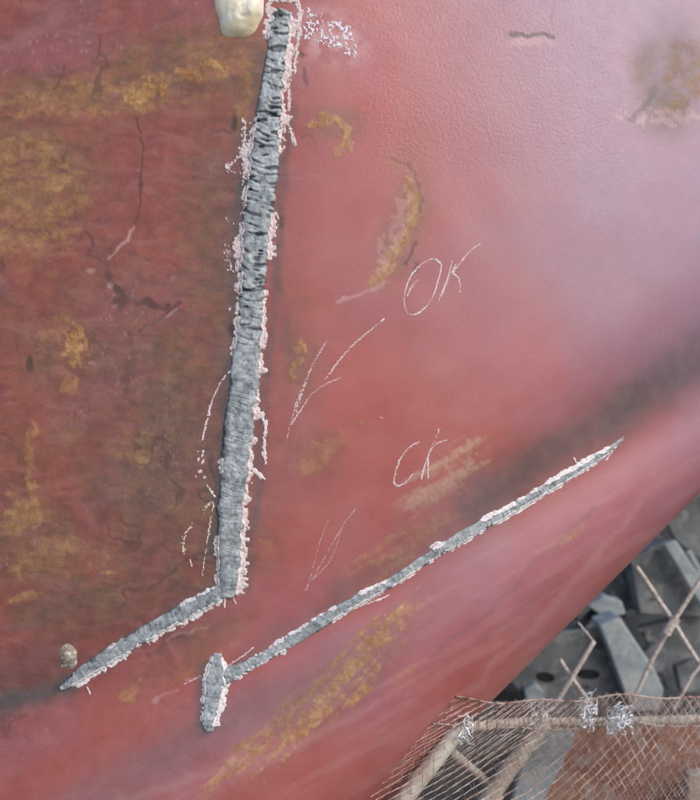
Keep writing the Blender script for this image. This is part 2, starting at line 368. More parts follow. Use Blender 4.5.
st_shade = mx(0.45 * seg([(245, 130), (236, 190), (228, 300), (224, 370), (216, 440), (210, 560)], 15, soft=0.9),
        0.88 * seg([(250, 130), (236, 250), (234, 330), (228, 400), (221, 470), (218, 560)], 9),  # soot left of the upright bead, with the bead's shadow painted in
        0.6 * seg([(262, 60), (255, 120)], 8), 0.5 * seg([(295, 110), (283, 160), (278, 250), (270, 330), (258, 470), (246, 590)], 5),
        
        0.95 * seg([(-20, 706), (30, 694), (66, 682)], 12, soft=0.9), 0.85 * ell(204, 724, 14, 9, 10, 1.2), 0.32 * ell(165, 480, 70, 150, 0, 1.3), 0.30 * ell(85, 605, 80, 40, 10, 1.3), 0.25 * ell(215, 250, 30, 120, 0, 1.3), 0.5 * seg([(-30, 690), (50, 660)], 26, soft=0.9),  # first stroke paints shade into the lower-left end of the crease
        0.55 * seg([(60, 684), (140, 634), (215, 584)], 9, soft=0.8), 0.75 * seg([(205, 665), (202, 700), (200, 735)], 8, soft=0.9),  # upper side of the lower leg: soot plus painted bead shadow
        0.5 * seg([(196, 730), (235, 722)], 10, soft=0.9), 0.4 * seg([(180, 745), (300, 690)], 22, soft=0.95),
        0.8 * seg([(470, 512), (540, 462), (600, 428), (650, 392), (720, 345)], 24, soft=0.95), 0.5 * seg([(340, 598), (430, 545), (500, 500)], 14, soft=0.95), 0.45 * ell(66, 658, 18, 18, 0, 1.4),  # valley above the diagonal weld: smoke stain and painted shade together
        0.35 * seg([(420, 540), (500, 490), (560, 448), (760, 320)], 30, soft=0.95),
        0.35 * seg([(240, 660), (330, 606), (430, 545)], 10, soft=0.9), 0.6 * seg([(316, 612), (340, 598)], 3),
        0.45 * ell(675, 70, 34, 60, 0, 1.2), 0.32 * ell(190, 745, 200, 26, 28, 1.4), 0.3 * ell(290, 340, 10, 40, 10))
st_shade = mx(st_shade, 0.22 * seg([(430, 655), (500, 600), (590, 510)], 3), 0.15 * seg([(480, 640), (560, 580)], 5))
st_shade = st_shade * (0.65 + 0.5 * (nA * 0.6 + nB * 0.4)); st_shade = np.clip(st_shade, 0, 0.95)
crk = mx(0.55 * seg([(138, 118), (141, 150), (141, 205), (134, 225)], 1.2), 0.6 * patch(seg([(103, 260), (105, 278)], 5), 1), 0.65 * patch(seg([(107, 282), (120, 296), (136, 302), (150, 300), (165, 308)], 4), 1),
         0.7 * seg([(176, 305), (160, 322), (138, 332)], 1.6), 0.4 * patch(seg([(130, 338), (126, 380), (132, 410)], 4.5), 1), 0.7 * ell(28, 364, 4, 9), 0.5 * ell(118, 300, 9, 7),
         0.8 * seg([(508, 34), (516, 36), (532, 34), (548, 36)], 2.2), 0.2 * seg([(548, 0), (550, 30)], 1.0), 0.5 * seg([(634, 122), (644, 105), (650, 85)], 3),
         0.7 * patch(ell(281, 224, 4, 8), 1), 0.5 * patch(ell(276, 246, 3, 4), 1), 0.7 * ell(234, 120, 3, 10), 0.7 * ell(232, 330, 5, 9), 0.6 * ell(303, 55, 3, 3), 0.5 * seg([(306, 70), (310, 85)], 2),
         0.5 * ell(415, 270, 3, 6), 0.6 * seg([(420, 240), (405, 265)], 1.2), 0.35 * seg([(396, 160), (410, 166), (418, 190), (415, 215)], 1.8),
         0.35 * seg([(350, 300), (400, 262)], 1.0) * 0, 0.4 * seg([(150, 590), (190, 560), (215, 565)], 1.5))
crk = mx(crk, 0.16 * oldm * (1 - och) * sst(0.50, 0.72, fbm(wx * 0.3, wy - wx * 0.05, 6, 93, 4)))
crk = mx(crk, 0.4 * (1 - sst(0.012, 0.03, np.abs(fbm(X, Y, 38, 71, 3) - 0.5))) * oldm * sst(0.55, 0.68, fbm(X, Y, 80, 72, 2)))
scf = mx(0.6 * seg([(134, 228), (128, 238), (108, 258)], 1.2), 0.5 * seg([(142, 330), (160, 322), (176, 312)], 1.2), 0.5 * ell(88, 272, 5, 2.5), 0.8 * ell(108, 285, 3, 3),
         0.5 * seg([(334, 300), (360, 294), (385, 284)], 1.6), 0.4 * ell(528, 42, 20, 5), 0.5 * seg([(225, 250), (240, 262)], 1.5),
         0.6 * ell(330, 36, 34, 26, -20, 1.3) * sst(0.35, 0.6, nB), 0.1 * seg([(0, 52), (40, 28), (60, 10)], 5),
         patch(ell(395, 230, 10, 45, -14), 0.3, nD, 0.42, 0.66), patch(ell(665, 115, 40, 10), 0.5, nD, 0.4, 0.6),
         patch(ell(440, 480, 46, 24, 38), 0.35, nS),
         0.45 * seg([(150, 705), (178, 690)], 0.9), 0.55 * seg([(186, 682), (202, 674)], 1.0), 0.4 * seg([(170, 640), (212, 622)], 0.9), 0.5 * seg([(150, 10), (175, 60)], 2) * 0)
scf = mx(scf, 0.35 * sst(0.76, 0.82, fbm(X, Y, 3.4, 81, 2)) * oldm * sst(0.5, 0.7, nC))
scf = mx(scf, 0.22 * seg([(470, 690), (560, 600), (640, 500)], 4, soft=0.95), 0.2 * seg([(120, 800), (300, 745), (380, 700)], 4, soft=0.95))
nH = fbm(wx * 0.22 + wy * 0.02, wy - wx * 0.06, 5, 91, 4)
scf = mx(scf, 0.09 * oldm * (1 - och) * sst(0.50, 0.74, nH))
# faint streaks left by a brush or roller along the lower band
scf = mx(scf, 0.13 * sst(0.5, 0.75, nS) * sst(0, 60, Y - crease_y(X)))
pel = sst(330, 400, X) * (1 - sst(560, 680, X)) * (1 - sst(110, 210, Y)) * 1.0 + 0.25 * sst(250, 330, X) * (1 - sst(160, 330, Y))
brt = mx(0.5 * ell(188, 306, 18, 8), 0.3 * ell(352, 405, 40, 60, 0, 1.6), 0.3 * ell(485, 180, 10, 8), 0.35 * ell(370, 90, 20, 60, 0, 1.6), 0.22 * ell(520, 360, 60, 40, 0, 1.8)) * (0.6 + 0.5 * nA)
sheen_dst = 0.60 * sst(380, 640, X + 0.25 * (200 - Y)) * (1 - sst(250, 520, Y)) + 0.10 * sst(0.4, 0.7, nC) + (0.06 + 0.16 * sst(150, 400, X)) * sst(0, 40, Y - crease_y(X)) * (1 - sst(70, 170, Y - crease_y(X)))  # sky sheen painted at upper right and below the crease, plus faint random dusting
# concentric brush arcs left of the second ochre patch
rr = np.hypot(X - 330, Y - 215); sheen_dst = sheen_dst + 0.05 * np.sin(rr * 0.9 + 4 * nA) * sst(20, 60, rr) * (1 - sst(90, 130, rr)) * sst(300, 340, X)
sheen_dst = np.clip(sheen_dst, 0, 1)
def put(name, r, g, b_):
    a = me.attributes.new(name, 'FLOAT_COLOR', 'POINT'); arr = np.ones((len(X), 4), np.float32)
    arr[:, 0] = np.clip(r, 0, 1); arr[:, 1] = np.clip(g, 0, 1); arr[:, 2] = np.clip(b_, 0, 1); a.data.foreach_set('color', arr.ravel())
put('wear_shade_a', och, brn, st_shade); put('wear_b', oldm, scf, crk); put('wear_sheen_c', pel, brt, sheen_dst)

# ------------------------------------------------------------------ weld beads
def ribbon(pts, hgt, ripple, name, label, seed, skew=0.0, blocky=0.0):
    c = spline(pts, 0.8); n = len(c); L = np.concatenate([[0], np.cumsum(np.hypot(*np.diff(c[:, :2], axis=0).T))])
    tg = np.gradient(c[:, :2], axis=0); tg /= np.linalg.norm(tg, axis=1, keepdims=True)
    pr = np.stack([-tg[:, 1], tg[:, 0]], 1)
    m = 37; u = np.linspace(-1, 1, m)
    LL, U = np.meshgrid(L, u, indexing='ij')
    hw = c[:, 2:3] / 2
    edge = 1 + 0.20 * (fbm(LL, U * 0 + np.sign(U) * 30, 7, seed, 3) - 0.5) * 2
    off = U * hw * edge
    Xp = c[:, 0:1] + pr[:, 0:1] * off; Yp = c[:, 1:2] + pr[:, 1:2] * off
    dome = np.sqrt(np.clip(1 - np.abs(U) ** 3.4, 0, 1))
    # uneven ripples: arcs across the bead, spacing drifts along its length
    taper = np.sqrt(np.clip(c[:, 2:3] / np.max(c[:, 2]), 0.05, 1))
    half = sst(0.50, 0.60, LL / LL.max()) if blocky else np.ones_like(LL) * 0.6
    per = ripple * (1 - 0.5 * half) if blocky else ripple + 0 * LL
    ph0 = np.cumsum(np.gradient(LL[:, 0]) / per[:, 0])[:, None]
    ph = ph0 + 1.0 * (fbm(LL, U * 7, 24, seed + 3, 3) - 0.5) * 2 - 0.35 * (1 - U ** 2) + skew * U
    fr = ph - np.floor(ph); notch = np.exp(-((fr - 0.5) / 0.13) ** 2)
    amp = sst(0.36, 0.58, fbm(Xp, Yp, 11, seed + 5, 3)) * (1 - half * (0.45 + 0.5 * sst(0.4, 0.6, fbm(Xp, Yp, 16, seed + 6, 2))))
    low = fbm(Xp, Yp, 14, seed + 9, 2) - 0.5
    h = hgt * taper * dome * (0.66 - 0.26 * notch * amp + 0.06 * np.cos(2 * np.pi * fr) * -amp) + 1.6 * low * dome + 0.9 * (fbm(Xp, Yp, 3.2, seed + 15, 2) - 0.5) * dome
    pit = sst(0.64, 0.74, fbm(Xp * 0.45, Yp * 1.5, 6.5, seed + 21, 2)) * (1 - half) * (1 if blocky else 0)
    h = h - 0.35 * hgt * pit * dome
    h = np.where(np.abs(U) > 0.999, -0.4, np.maximum(h, 0.25))
    h[0, :] = -0.4; h[-1, :] = -0.4
    V = HPN(Xp, Yp, h)
    o = mesh_obj(name, V, grid_faces(n, m)[:, ::-1], M_WELD, hull, True, label)
    cv = 0.55 * sst(0.45, 0.95, U) * sst(0.35, 0.6, fbm(LL, U * 3, 11, seed + 44, 2)) + 0.85 * notch * amp * (1 - 0.45 * half) + 0.7 * pit + 0.4 * sst(0.62, 0.75, fbm(Xp, Yp, 4, seed + 31, 2)) + 0.35 * (np.abs(U) > 0.9)  # shade painted into notches, pits and the bead's left side, plus random dark flecks
    a = o.data.attributes.new('crevice_shade', 'FLOAT', 'POINT'); a.data.foreach_set('value', np.clip(cv, 0, 1).astype(np.float32).ravel())
    return o, c, pr, hw[:, 0] * edge[:, 0], hw[:, 0] * edge[:, -1], L
G_V = [(285, 10, 15), (281, 22, 22), (276, 60, 22), (271, 100, 25), (266, 140, 29), (262, 180, 32), (258, 220, 31), (254, 260, 27), (252, 300, 26), (249, 340, 28),
       (245, 380, 29), (240, 420, 30), (236, 460, 29), (232, 500, 28), (230, 540, 26), (229, 570, 24), (228, 592, 19), (228, 598, 12)]
wv = ribbon(G_V, 6.0, 10.5, 'weld_bead', 'long upright grey weld bead with coarse ripples', 101, 0.2, 0.3)
wl = ribbon([(222, 590, 15), (206, 600, 17), (180, 614, 16), (150, 631, 16), (120, 649, 16), (95, 665, 15), (75, 679, 12), (60, 689, 4)], 4.2, 5, 'weld_bead',
            'slanting lower leg joining the foot of the upright weld bead', 202)
ws = ribbon([(218, 653, 9), (217, 664, 15), (215, 682, 22), (213, 700, 21), (210, 714, 17), (209, 726, 12), (210, 732, 7)], 5, 6, 'weld_bead', 'short stubby weld bead crossing the left end of the long diagonal bead', 303)
wd = ribbon([(219, 680, 18), (232, 673, 15), (245, 667, 12), (270, 653, 12), (310, 629, 13), (350, 604, 11), (390, 583, 10), (430, 556, 10), (470, 532, 12), (510, 510, 10),
             (550, 486, 10), (590, 462, 9), (610, 449, 6), (624, 437, 2)], 3.4, 4.5, 'weld_bead', 'long thin diagonal weld bead rising to the right', 404)

# jagged lips of scraped paint along the beads
def burr(w, side, ranges, seed, mt=None):
    mt = mt or (M_BURR if w is wv else M_BURW)
    o, c, pr, el, er, L = w
    e = -el if side < 0 else er
    for q, (a, b_, wd_) in enumerate(ranges):
        k = np.where((L / L[-1] >= a) & (L / L[-1] <= b_))[0]
        if len(k) < 4: continue
        Lk = L[k][:, None]; m = 16; wmax = 2.0 * wd_
        uu = np.linspace(-2.8, wmax, m)[None, :]
        off = e[k][:, None] + side * uu
        Xp = c[k, 0][:, None] + pr[k, 0][:, None] * off; Yp = c[k, 1][:, None] + pr[k, 1][:, None] * off
        nz = 0.6 * fbm(Xp, Yp, 3.0, seed + q, 3) + 0.4 * fbm(Xp, Yp, 13, seed + 40 + q, 2)
        thr = 0.315 + 0.42 * np.clip(uu, 0, None) / wmax + 0.10 * np.clip(-uu - 1.0, 0, None)
        thr = thr + 0.4 * (1 - sst(0, 5, Lk - Lk[0]) * sst(0, 5, Lk[-1] - Lk))
        thr = thr + 0.16 * (fbm(Lk + 0 * uu, 0 * uu + 3, 12, seed + 60, 2) - 0.5) * 2
        h = np.clip((nz - thr) * 11, -0.7, 0.45 + 0.10 * wd_ + 0.9 * (fbm(Xp, Yp, 2.2, seed + 8, 2) - 0.4))
        h = h + np.where(uu < -0.2, np.minimum(2.2, -uu * 1.4), 0) * (h > 0)
        h[:, -1] = -0.7
        V = HPN(Xp, Yp, h); f = grid_faces(len(k), m); live = (h.reshape(-1)[f] > -0.65).any(1); f = f[live]
        if side < 0: f = f[:, ::-1]
        us = np.unique(f); rm = -np.ones(V.size // 3, int); rm[us] = np.arange(len(us))
        mesh_obj('paint_burr', V.reshape(-1, 3)[us], rm[f], mt or M_BURR, o, True)
# which side is right on the sheet: the upright bead runs downwards, so perpendicular (-ty, tx) points left
burr(wv, -1, [(0.0, 0.11, 4.5), (0.10, 0.2, 2.6), (0.17, 0.25, 6), (0.34, 0.43, 3.5), (0.47, 0.62, 2.4), (0.60, 0.70, 4.5), (0.72, 0.88, 2.8), (0.86, 1, 4.5)], 11)
burr(wv, 1, [(0.0, 0.06, 4.0), (0.18, 0.30, 4.5), (0.30, 0.36, 2), (0.36, 0.50, 4.5), (0.52, 0.60, 2), (0.76, 0.80, 3), (0.89, 1, 3)], 12)
burr(wl, -1, [(0.0, 0.5, 3.2), (0.5, 0.98, 2.2)], 13); burr(wl, 1, [(0.0, 0.25, 1.2), (0.6, 0.7, 0.8)], 14)
burr(ws, -1, [(0.02, 0.98, 3)], 15); burr(ws, 1, [(0.0, 0.98, 1.6)], 16)
burr(wd, 1, [(0.02, 0.16, 1.8), (0.26, 0.50, 1.2), (0.5, 0.66, 1.6), (0.66, 0.98, 1.3)], 17)
burr(wd, -1, [(0.08, 0.3, 1.0), (0.34, 0.42, 1.0), (0.52, 0.56, 2.2), (0.64, 0.97, 1.2)], 18)

# broken strokes (chalk lines, slag crumbs): irregular little flakes lying on the plating
def crumbs(pts, width, gap, seed, g=None, h=0.5, step=1.0, jit=0.5, sz=(0.7, 1.5)):
    own = g is None; g = g or Geo(); rn = np.random.default_rng(seed)
    c = spline(pts, step)
    for k, q in enumerate(c):
        if vnoise(k * step / 3.0, seed * 1.7, seed) < gap: continue
        X0 = q[0] + rn.normal(0, jit); Y0 = q[1] + rn.normal(0, jit)
        n = 6; r = width * rn.uniform(*sz) * (0.6 + 0.8 * vnoise(k * step / 7.0, seed * 3.1, seed + 2)); ang = rn.uniform(0, 6.28)
        tx = c[min(k + 1, len(c) - 1)] - c[max(k - 1, 0)]; ta = math.atan2(tx[1], tx[0])
        a = ang + np.arange(n) * 2 * math.pi / n; rr_ = r * rn.uniform(0.55, 1.2, n)
        lx = np.cos(a) * rr_ * 1.6; ly = np.sin(a) * rr_ * 0.8
        Xr = X0 + lx * math.cos(ta) - ly * math.sin(ta); Yr = Y0 + lx * math.sin(ta) + ly * math.cos(ta)
        top = HPN(X0 + (Xr - X0) * 0.6, Y0 + (Yr - Y0) * 0.6, np.full(n, h * rn.uniform(0.7, 1.2))); bot = HPN(Xr, Yr, np.full(n, -0.15))
        F = [tuple(range(n))] + [(j, n + j, n + (j + 1) % n, (j + 1) % n) for j in range(n)]
        g.add(np.concatenate([top, bot]), F)
    return g
def crumb_part(name, strokes, mt, parent, label=None, **kw):
    for k, s in enumerate(strokes):
        g = Geo()
        pts, wdt, gap = s[0], s[1], s[2]; crumbs(pts, wdt * kw.get('fat', 1) * (0.85 if name == 'scraped_flake' else 1), gap * (0.4 if name == 'stroke' else 1), kw.get('seed', 1) + k, g, h=kw.get('h', 0.5) * (0.6 if name == 'scraped_flake' else 1), jit=1.25 * s[3] if len(s) > 3 else 0.35, step=kw.get('step', 1.0))
        if g.n:
            v, f = g.out(); mesh_obj(name, v, f, mt, parent, False, label)
# scraped crumbs beside the upright bead
crumb_part('scraped_flake', [([(236, 366), (224, 378), (214, 396), (208, 416), (202, 440)], 1.1, 0.3), ([(202, 452), (198, 464), (203, 480), (214, 492)], 1.4, 0.5, 1.8)],
           M_CHALK, hull, 'arched row of pale crumbs left of the upright weld', seed=21, h=1.0)
crumb_part('scraped_flake', [([(214, 502), (209, 530), (202, 575)], 0.8, 0.25), ], M_YCH, hull, 'straight cream scratch near the foot of the upright weld', seed=23)
crumb_part('scraped_flake', [([(213, 500), (198, 518), (185, 536), (183, 554)], 1.0, 0.42, 0.8)], M_YCH, hull, 'bent cream scratch near the foot of the upright weld', seed=24)
crumb_part('scraped_flake', [([(252, 402), (260, 412), (265, 424), (264, 440), (265, 464)], 1.7, 0.3, 0.7), ([(248, 460), (254, 470), (263, 478)], 2.2, 0.2, 0.8)],
           M_CHALK, hull, 'white flakes right of the upright weld', seed=25, h=1.2)
crumb_part('scraped_flake', [([(244, 122), (244, 140), (238, 158), (228, 166), (233, 172)], 1.8, 0.2, 1.0), ([(244, 165), (246, 215)], 1.4, 0.5, 1.2)], M_BURR, hull, 'pale hooked flake left of the upright weld', seed=27, h=1.3)
crumb_part('scraped_flake', [([(228, 220), (226, 240), (228, 262), (234, 276)], 1.2, 0.42, 1.6), ([(236, 238), (238, 262), (238, 300), (234, 318)], 1.7, 0.42, 1.6)],
           M_BURR, hull, 'crumbly pale strip left of the upright weld', seed=29, h=1.3)
crumb_part('scraped_flake', [([(284, 120), (290, 128), (295, 146)], 2.0, 0.05, 0.5), ([(290, 60), (289, 110)], 1.5, 0.2, 0.6)], M_BURR, hull, 'pink flake hanging right of the upright weld', seed=31, h=1.2)
crumb_part('scraped_flake', [([(270, 20), (268, 6), (276, -4), (290, -4), (299, 8), (298, 40), (294, 70)], 2.2, 0.08, 0.7), ([(276, 0), (290, 2)], 2.2, 0.1, 0.8)], M_BURR, hull, 'pink paint rim round the head of the upright weld', seed=32, h=1.4)
crumb_part('scraped_flake', [([(228, 666), (240, 658), (253, 648)], 0.9, 0.2), ([(88, 688), (90, 694)], 1.2, 0.1), ([(185, 684), (200, 676)], 0.7, 0.4)], M_CHALK, hull, 'thin white scratch above the short weld', seed=34)
crumb_part('scraped_flake', [([(225, 598), (224, 606)], 1.4, 0), ([(233, 598), (236, 604)], 1.2, 0), ([(216, 594), (208, 598)], 1.4, 0.1), ([(190, 560), (192, 566)], 1.0, 0.1)], M_CHALK, hull, 'white spikes at the foot of the upright weld', seed=36, h=1.2)
crumb_part('scraped_flake', [([(430, 547), (437, 543), (444, 545)], 1.8, 0.0), ([(358, 606), (372, 602), (388, 596)], 1.0, 0.1), ([(532, 492), (534, 498)], 1.0, 0), ([(574, 458), (578, 466)], 1.1, 0),
    ([(606, 460), (616, 446), (622, 440)], 0.8, 0.1)], M_CHALK, hull, 'white spikes along the diagonal weld', seed=38, h=1.2)

# silvery speckled patch right of the weld head
g = Geo(); rn = np.random.default_rng(77)
for k in range(110):
    a_, b_ = rn.normal(0, 1), rn.normal(0, 1)
    x0 = 330 + 26 * rn.uniform(-1, 1); y0 = 32 + 0.42 * (x0 - 330) + 15 * rn.uniform(-1, 1)
    if x0 < 303 or x0 > 358 or y0 > 55 or y0 < 9: continue
    l = rn.uniform(0.4, 2.0); t0 = rn.normal(0.5, 0.6)
    crumbs([(x0, y0), (x0 + l * math.cos(t0), y0 + l * math.sin(t0)), (x0 + l * 1.6 * math.cos(t0 + 0.7), y0 + l * 1.6 * math.sin(t0 + 0.7))], rn.uniform(0.5, 1.15), 0.0, 500 + k, g, h=0.5, step=0.8, jit=0.15)
v, f = g.out(); mesh_obj('flaked_patch', v, f, M_SPK, hull, False, 'patch of silvery white flecks beside the head of the upright weld')['kind'] = 'stuff'

# chalk writing and arrows
def word(label, letters, seed):
    e = bpy.data.objects.new('chalk_writing', None); COL.objects.link(e); e.parent = hull; e['label'] = label; e.empty_display_size = 0.02
    for k, strokes in enumerate(letters):
        g = Geo()
        for j, s_ in enumerate(strokes): crumbs(s_[0], s_[1] * 1.15, s_[2] * 0.3, seed + 20 * k + j, g, h=0.35, jit=0.3, step=0.7)
        v, f = g.out(); mesh_obj('letter', v, f, M_CHALK, e, False)
word('larger chalk writing that reads OK', [
    [([(440, 263), (433, 259), (422, 264), (411, 276), (405, 292), (405, 308), (411, 315), (421, 311), (431, 300), (437, 284), (441, 266), (436, 259)], 0.60, 0.12),
     ([(407, 296), (413, 284), (418, 280), (411, 289)], 0.5, 0.2)],
    [([(452, 261), (447, 279), (439, 299), (441, 296), (449, 278), (456, 264)], 0.55, 0.2), ([(480, 244), (470, 251), (458, 266), (453, 273), (459, 279), (460, 292)], 0.60, 0.15)]], 900)
word('smaller chalk writing that reads OK', [
    [([(419, 442), (411, 446), (402, 456), (396, 470), (394, 482), (398, 486), (406, 482), (413, 474)], 0.6, 0.15)],
    [([(440, 428), (433, 444), (426, 462), (421, 479)], 0.55, 0.2), ([(447, 440), (436, 444), (430, 452), (428, 460), (428, 478)], 0.55, 0.25)]], 1000)
ar = bpy.data.objects.new('chalk_arrow', None); COL.objects.link(ar); ar.parent = hull; ar['label'] = 'chalk arrow pointing down left towards the upright weld'
crumb_part('stroke', [([(384, 319), (368, 332), (352, 346), (338, 362), (325, 380)], 0.6, 0.25), ([(327, 341), (314, 362), (304, 385), (295, 408), (287, 438)], 0.55, 0.3, 0.5),
    ([(340, 378), (326, 384), (312, 394), (302, 408), (292, 424)], 0.55, 0.25), ([(306, 382), (298, 405), (295, 420)], 0.5, 0.4, 0.6), ([(380, 417), (382, 418)], 0.7, 0)],
    M_CHALK, ar, None, seed=60, h=0.35, step=0.7, fat=1.0)
ar = bpy.data.objects.new('chalk_arrow', None); COL.objects.link(ar); ar.parent = hull; ar['label'] = 'faint chalk arrow below the smaller writing'
crumb_part('stroke', [([(356, 508), (344, 524), (330, 548), (312, 580)], 0.35, 0.42), ([(328, 520), (318, 548), (310, 580), (306, 590)], 0.35, 0.42), ([(345, 520), (330, 560), (310, 582)], 0.3, 0.5)],
    M_CHALK, ar, None, seed=80, h=0.3, step=0.8)

# lumps stuck on the plating
def lump(name, cx, cy, rx, ry, h, mt, label, seed, ang=0):
    n, m = 26, 44; V = []; 
    r = np.linspace(0, 1, n)[:, None]; a = np.linspace(0, 2 * math.pi, m, endpoint=False)[None, :]
    wob = 1 + (0.55 if h > 8 else 0.28) * (fbm(np.cos(a) * 5 + 20, np.sin(a) * 5 + 20, 5, seed, 2) - 0.5) * 2
    Xp = cx + r * rx * np.sign(np.cos(a)) * np.abs(np.cos(a)) ** 0.8 * wob; Yp = cy + r * ry * np.sign(np.sin(a)) * np.abs(np.sin(a)) ** 0.8 * wob
    hh = h * (np.clip(1 - r ** 2.6, 0, 1) ** 0.8 * (1 + 0.5 * (fbm(Xp, Yp, 9, 77, 3) - 0.5)) if h > 8 else np.clip(1 - r ** 1.8, 0, 1) ** 2) * (1 + 0.5 * (fbm(Xp, Yp, 16, seed + 2, 2) - 0.5)) - 0.3
    V = HPN(Xp, Yp, hh); F = []
    for i in range(n - 1):
        for j in range(m): F.append((i * m + j, i * m + (j + 1) % m, (i + 1) * m + (j + 1) % m, (i + 1) * m + j))
    return mesh_obj(name, V.reshape(-1, 3), [q[::-1] for q in F], mt, hull, True, label)
lump('filler_lump', 244, 3, 27, 34, 11, M_FILL, 'cream lump beside the head of the upright weld', 5)
lump('metal_nub', 68, 657, 11, 15, 5, M_NUB, 'small pale nub above the lower left weld end', 6)

# ------------------------------------------------------------------ things behind and below the hull
def tag(o, label, cat, group=None):
    o['label'] = label; o['category'] = cat
    if group: o['group'] = group
    return o
def slab(name, poly, z, thick, mt, label, cat, group=None, bev=3, parts=None):
    """a board whose face is the given outline; z may be one depth or one per corner; real thickness behind"""
    poly = np.array(poly, float); z = np.broadcast_to(z, (len(poly),)).astype(float)
    fr = P(poly[:, 0], poly[:, 1], z); ce = fr.mean(0)
    nrm = np.cross(fr[1] - fr[0], fr[2] - fr[0]); nrm /= np.linalg.norm(nrm)
    view = ce - np.array([0, -D * S, CAM_H])
    if nrm @ view < 0: nrm = -nrm
    bk = fr + nrm * thick * S
    g = Geo(); g.prism(fr, bk); v, f = g.out()
    o = mesh_obj(name, v, f, mt, None, False, loc=tuple(ce))
    bm_ = o.modifiers.new('bevel', 'BEVEL'); bm_.width = bev * S; bm_.segments = 2; bm_.limit_method = 'ANGLE'
    if label: tag(o, label, cat, group)
    return o
ZB = -560
# deck plate with two oval holes, seen just past the hull edge
def holed_plate():
    root = slab('steel_plate', [(470, 640), (606, 628), (640, 705), (470, 760)], [ZB] * 4, 14, M_STEEL, 'grey steel plate with two dark oval holes beside the hull edge', 'steel plate')
    for cx, cy, rx in ((546, 677, 9), (588, 674, 12)):
        a = np.linspace(0, 2 * math.pi, 24, endpoint=False)
        Xc = cx + rx * np.cos(a) + 2 * np.sin(a); Yc = cy + 5 * np.sin(a)
        Xi = cx + (Xc - cx) * 0.78; Yi = cy + (Yc - cy) * 0.78
        V = np.concatenate([P(Xc, Yc, ZB + 1.5), P(Xi, Yi, ZB + 3), P(Xi, Yi, ZB + 0.8)]); n = 24
        F = [(j, (j + 1) % n, n + (j + 1) % n, n + j) for j in range(n)] + [(n + j, n + (j + 1) % n, 2 * n + (j + 1) % n, 2 * n + j) for j in range(n)]
        F.append(tuple(range(2 * n, 3 * n)))
        mesh_obj('hole', V, F, M_HOLE, root, False)
    return root
M_HOLE = simple('black_hole_recess', (0.012, 0.012, 0.014), (0.02, 0.02, 0.022), 20, 0.9)
holed_plate()
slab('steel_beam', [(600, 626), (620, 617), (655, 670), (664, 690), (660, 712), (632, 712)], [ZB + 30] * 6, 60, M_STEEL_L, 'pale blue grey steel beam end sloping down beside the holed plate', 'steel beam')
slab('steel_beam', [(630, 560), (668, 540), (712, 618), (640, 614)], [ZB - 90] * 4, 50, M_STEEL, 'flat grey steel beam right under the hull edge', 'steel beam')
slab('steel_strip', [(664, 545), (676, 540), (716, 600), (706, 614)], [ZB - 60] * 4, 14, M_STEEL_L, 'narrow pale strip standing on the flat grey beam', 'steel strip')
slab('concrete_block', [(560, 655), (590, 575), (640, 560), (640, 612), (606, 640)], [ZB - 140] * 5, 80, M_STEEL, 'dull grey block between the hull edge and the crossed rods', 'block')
slab('steel_plate', [(646, 640), (640, 627), (700, 612), (760, 640), (745, 700), (668, 690)], [ZB - 120] * 6, 16, M_STEEL, 'smooth grey plate behind the rod crossing', 'steel plate')
slab('steel_plate', [(655, 500), (790, 430), (800, 545), (700, 560), (675, 540)], [ZB - 160] * 5, 16, M_STEEL, 'grey plate in the gap at the right edge above the rods', 'steel plate')
slab('steel_strip', [(686, 552), (692, 550), (712, 588), (706, 590)], [ZB - 130] * 4, 8, M_STEEL_L, 'small pale bar in the dark gap at the right edge', 'steel strip')
slab('red_fitting', [(486, 700), (500, 688), (519, 690), (524, 706), (500, 716)], [-470] * 5, 40, M_HOLE, 'dark edged bracket under the hull edge', 'bracket')

g = Geo(); rn = np.random.default_rng(4)
for k in range(420):
    X0 = rn.uniform(455, 760); Y0 = rn.uniform(500, 740)
    n = 5; rr_ = rn.uniform(0.5, 1.0) * rn.choice([1.2, 1.6, 2.2, 3.4]); a = np.sort(rn.uniform(0, 6.28, n)); z0 = ZB + rn.choice([3, -84, -114, -150])
    Xr = X0 + rr_ * np.cos(a) * 1.3; Yr = Y0 + rr_ * np.sin(a) * 0.8
    g.prism(P(Xr, Yr, z0), P(Xr, Yr, z0 - rn.uniform(2, 4)))
v, f = g.out(); o_ = mesh_obj('rubble', v, f, M_RUB, None, False); o_['kind'] = 'stuff'; o_['label'] = 'small chips and dirt scattered over the grey plates'; o_['category'] = 'rubble'
slab('steel_strip', [(560, 640), (612, 590), (616, 596), (566, 648)], [ZB - 60] * 4, 10, M_DARK, 'dark strip standing in for the shaded gap under the hull edge', 'steel strip')  # near-black strip added where the gap by the hull is only shaded
slab('steel_strip', [(622, 612), (706, 596), (708, 601), (626, 620)], [ZB - 95] * 4, 20, M_DARK, 'dark strip painted as the shade of the gap behind the rod crossing', 'steel strip')  # thin dark line of the gap, its shade made as a strip
slab('broken_block', [(588, 606), (604, 596), (622, 601), (626, 614), (606, 620)], [ZB - 40] * 5, 30, M_STEEL_L, 'small broken pale block above the beam end', 'block')
slab('broken_block', [(641, 655), (654, 644), (668, 652), (664, 672), (650, 676)], [ZB - 70] * 5, 24, M_STEEL, 'small broken grey block in the dark gap right of the beam end', 'block')
slab('broken_block', [(676, 668), (694, 660), (712, 668), (708, 690), (682, 694)], [ZB - 60] * 5, 24, M_STEEL, 'small broken grey block beside the right edge above the netting', 'block')
slab('broken_block', [(524, 690), (536, 684), (545, 692), (540, 704), (527, 704)], [ZB + 20] * 5, 20, M_STEEL_L, 'small broken block on the holed plate above the netting', 'block')
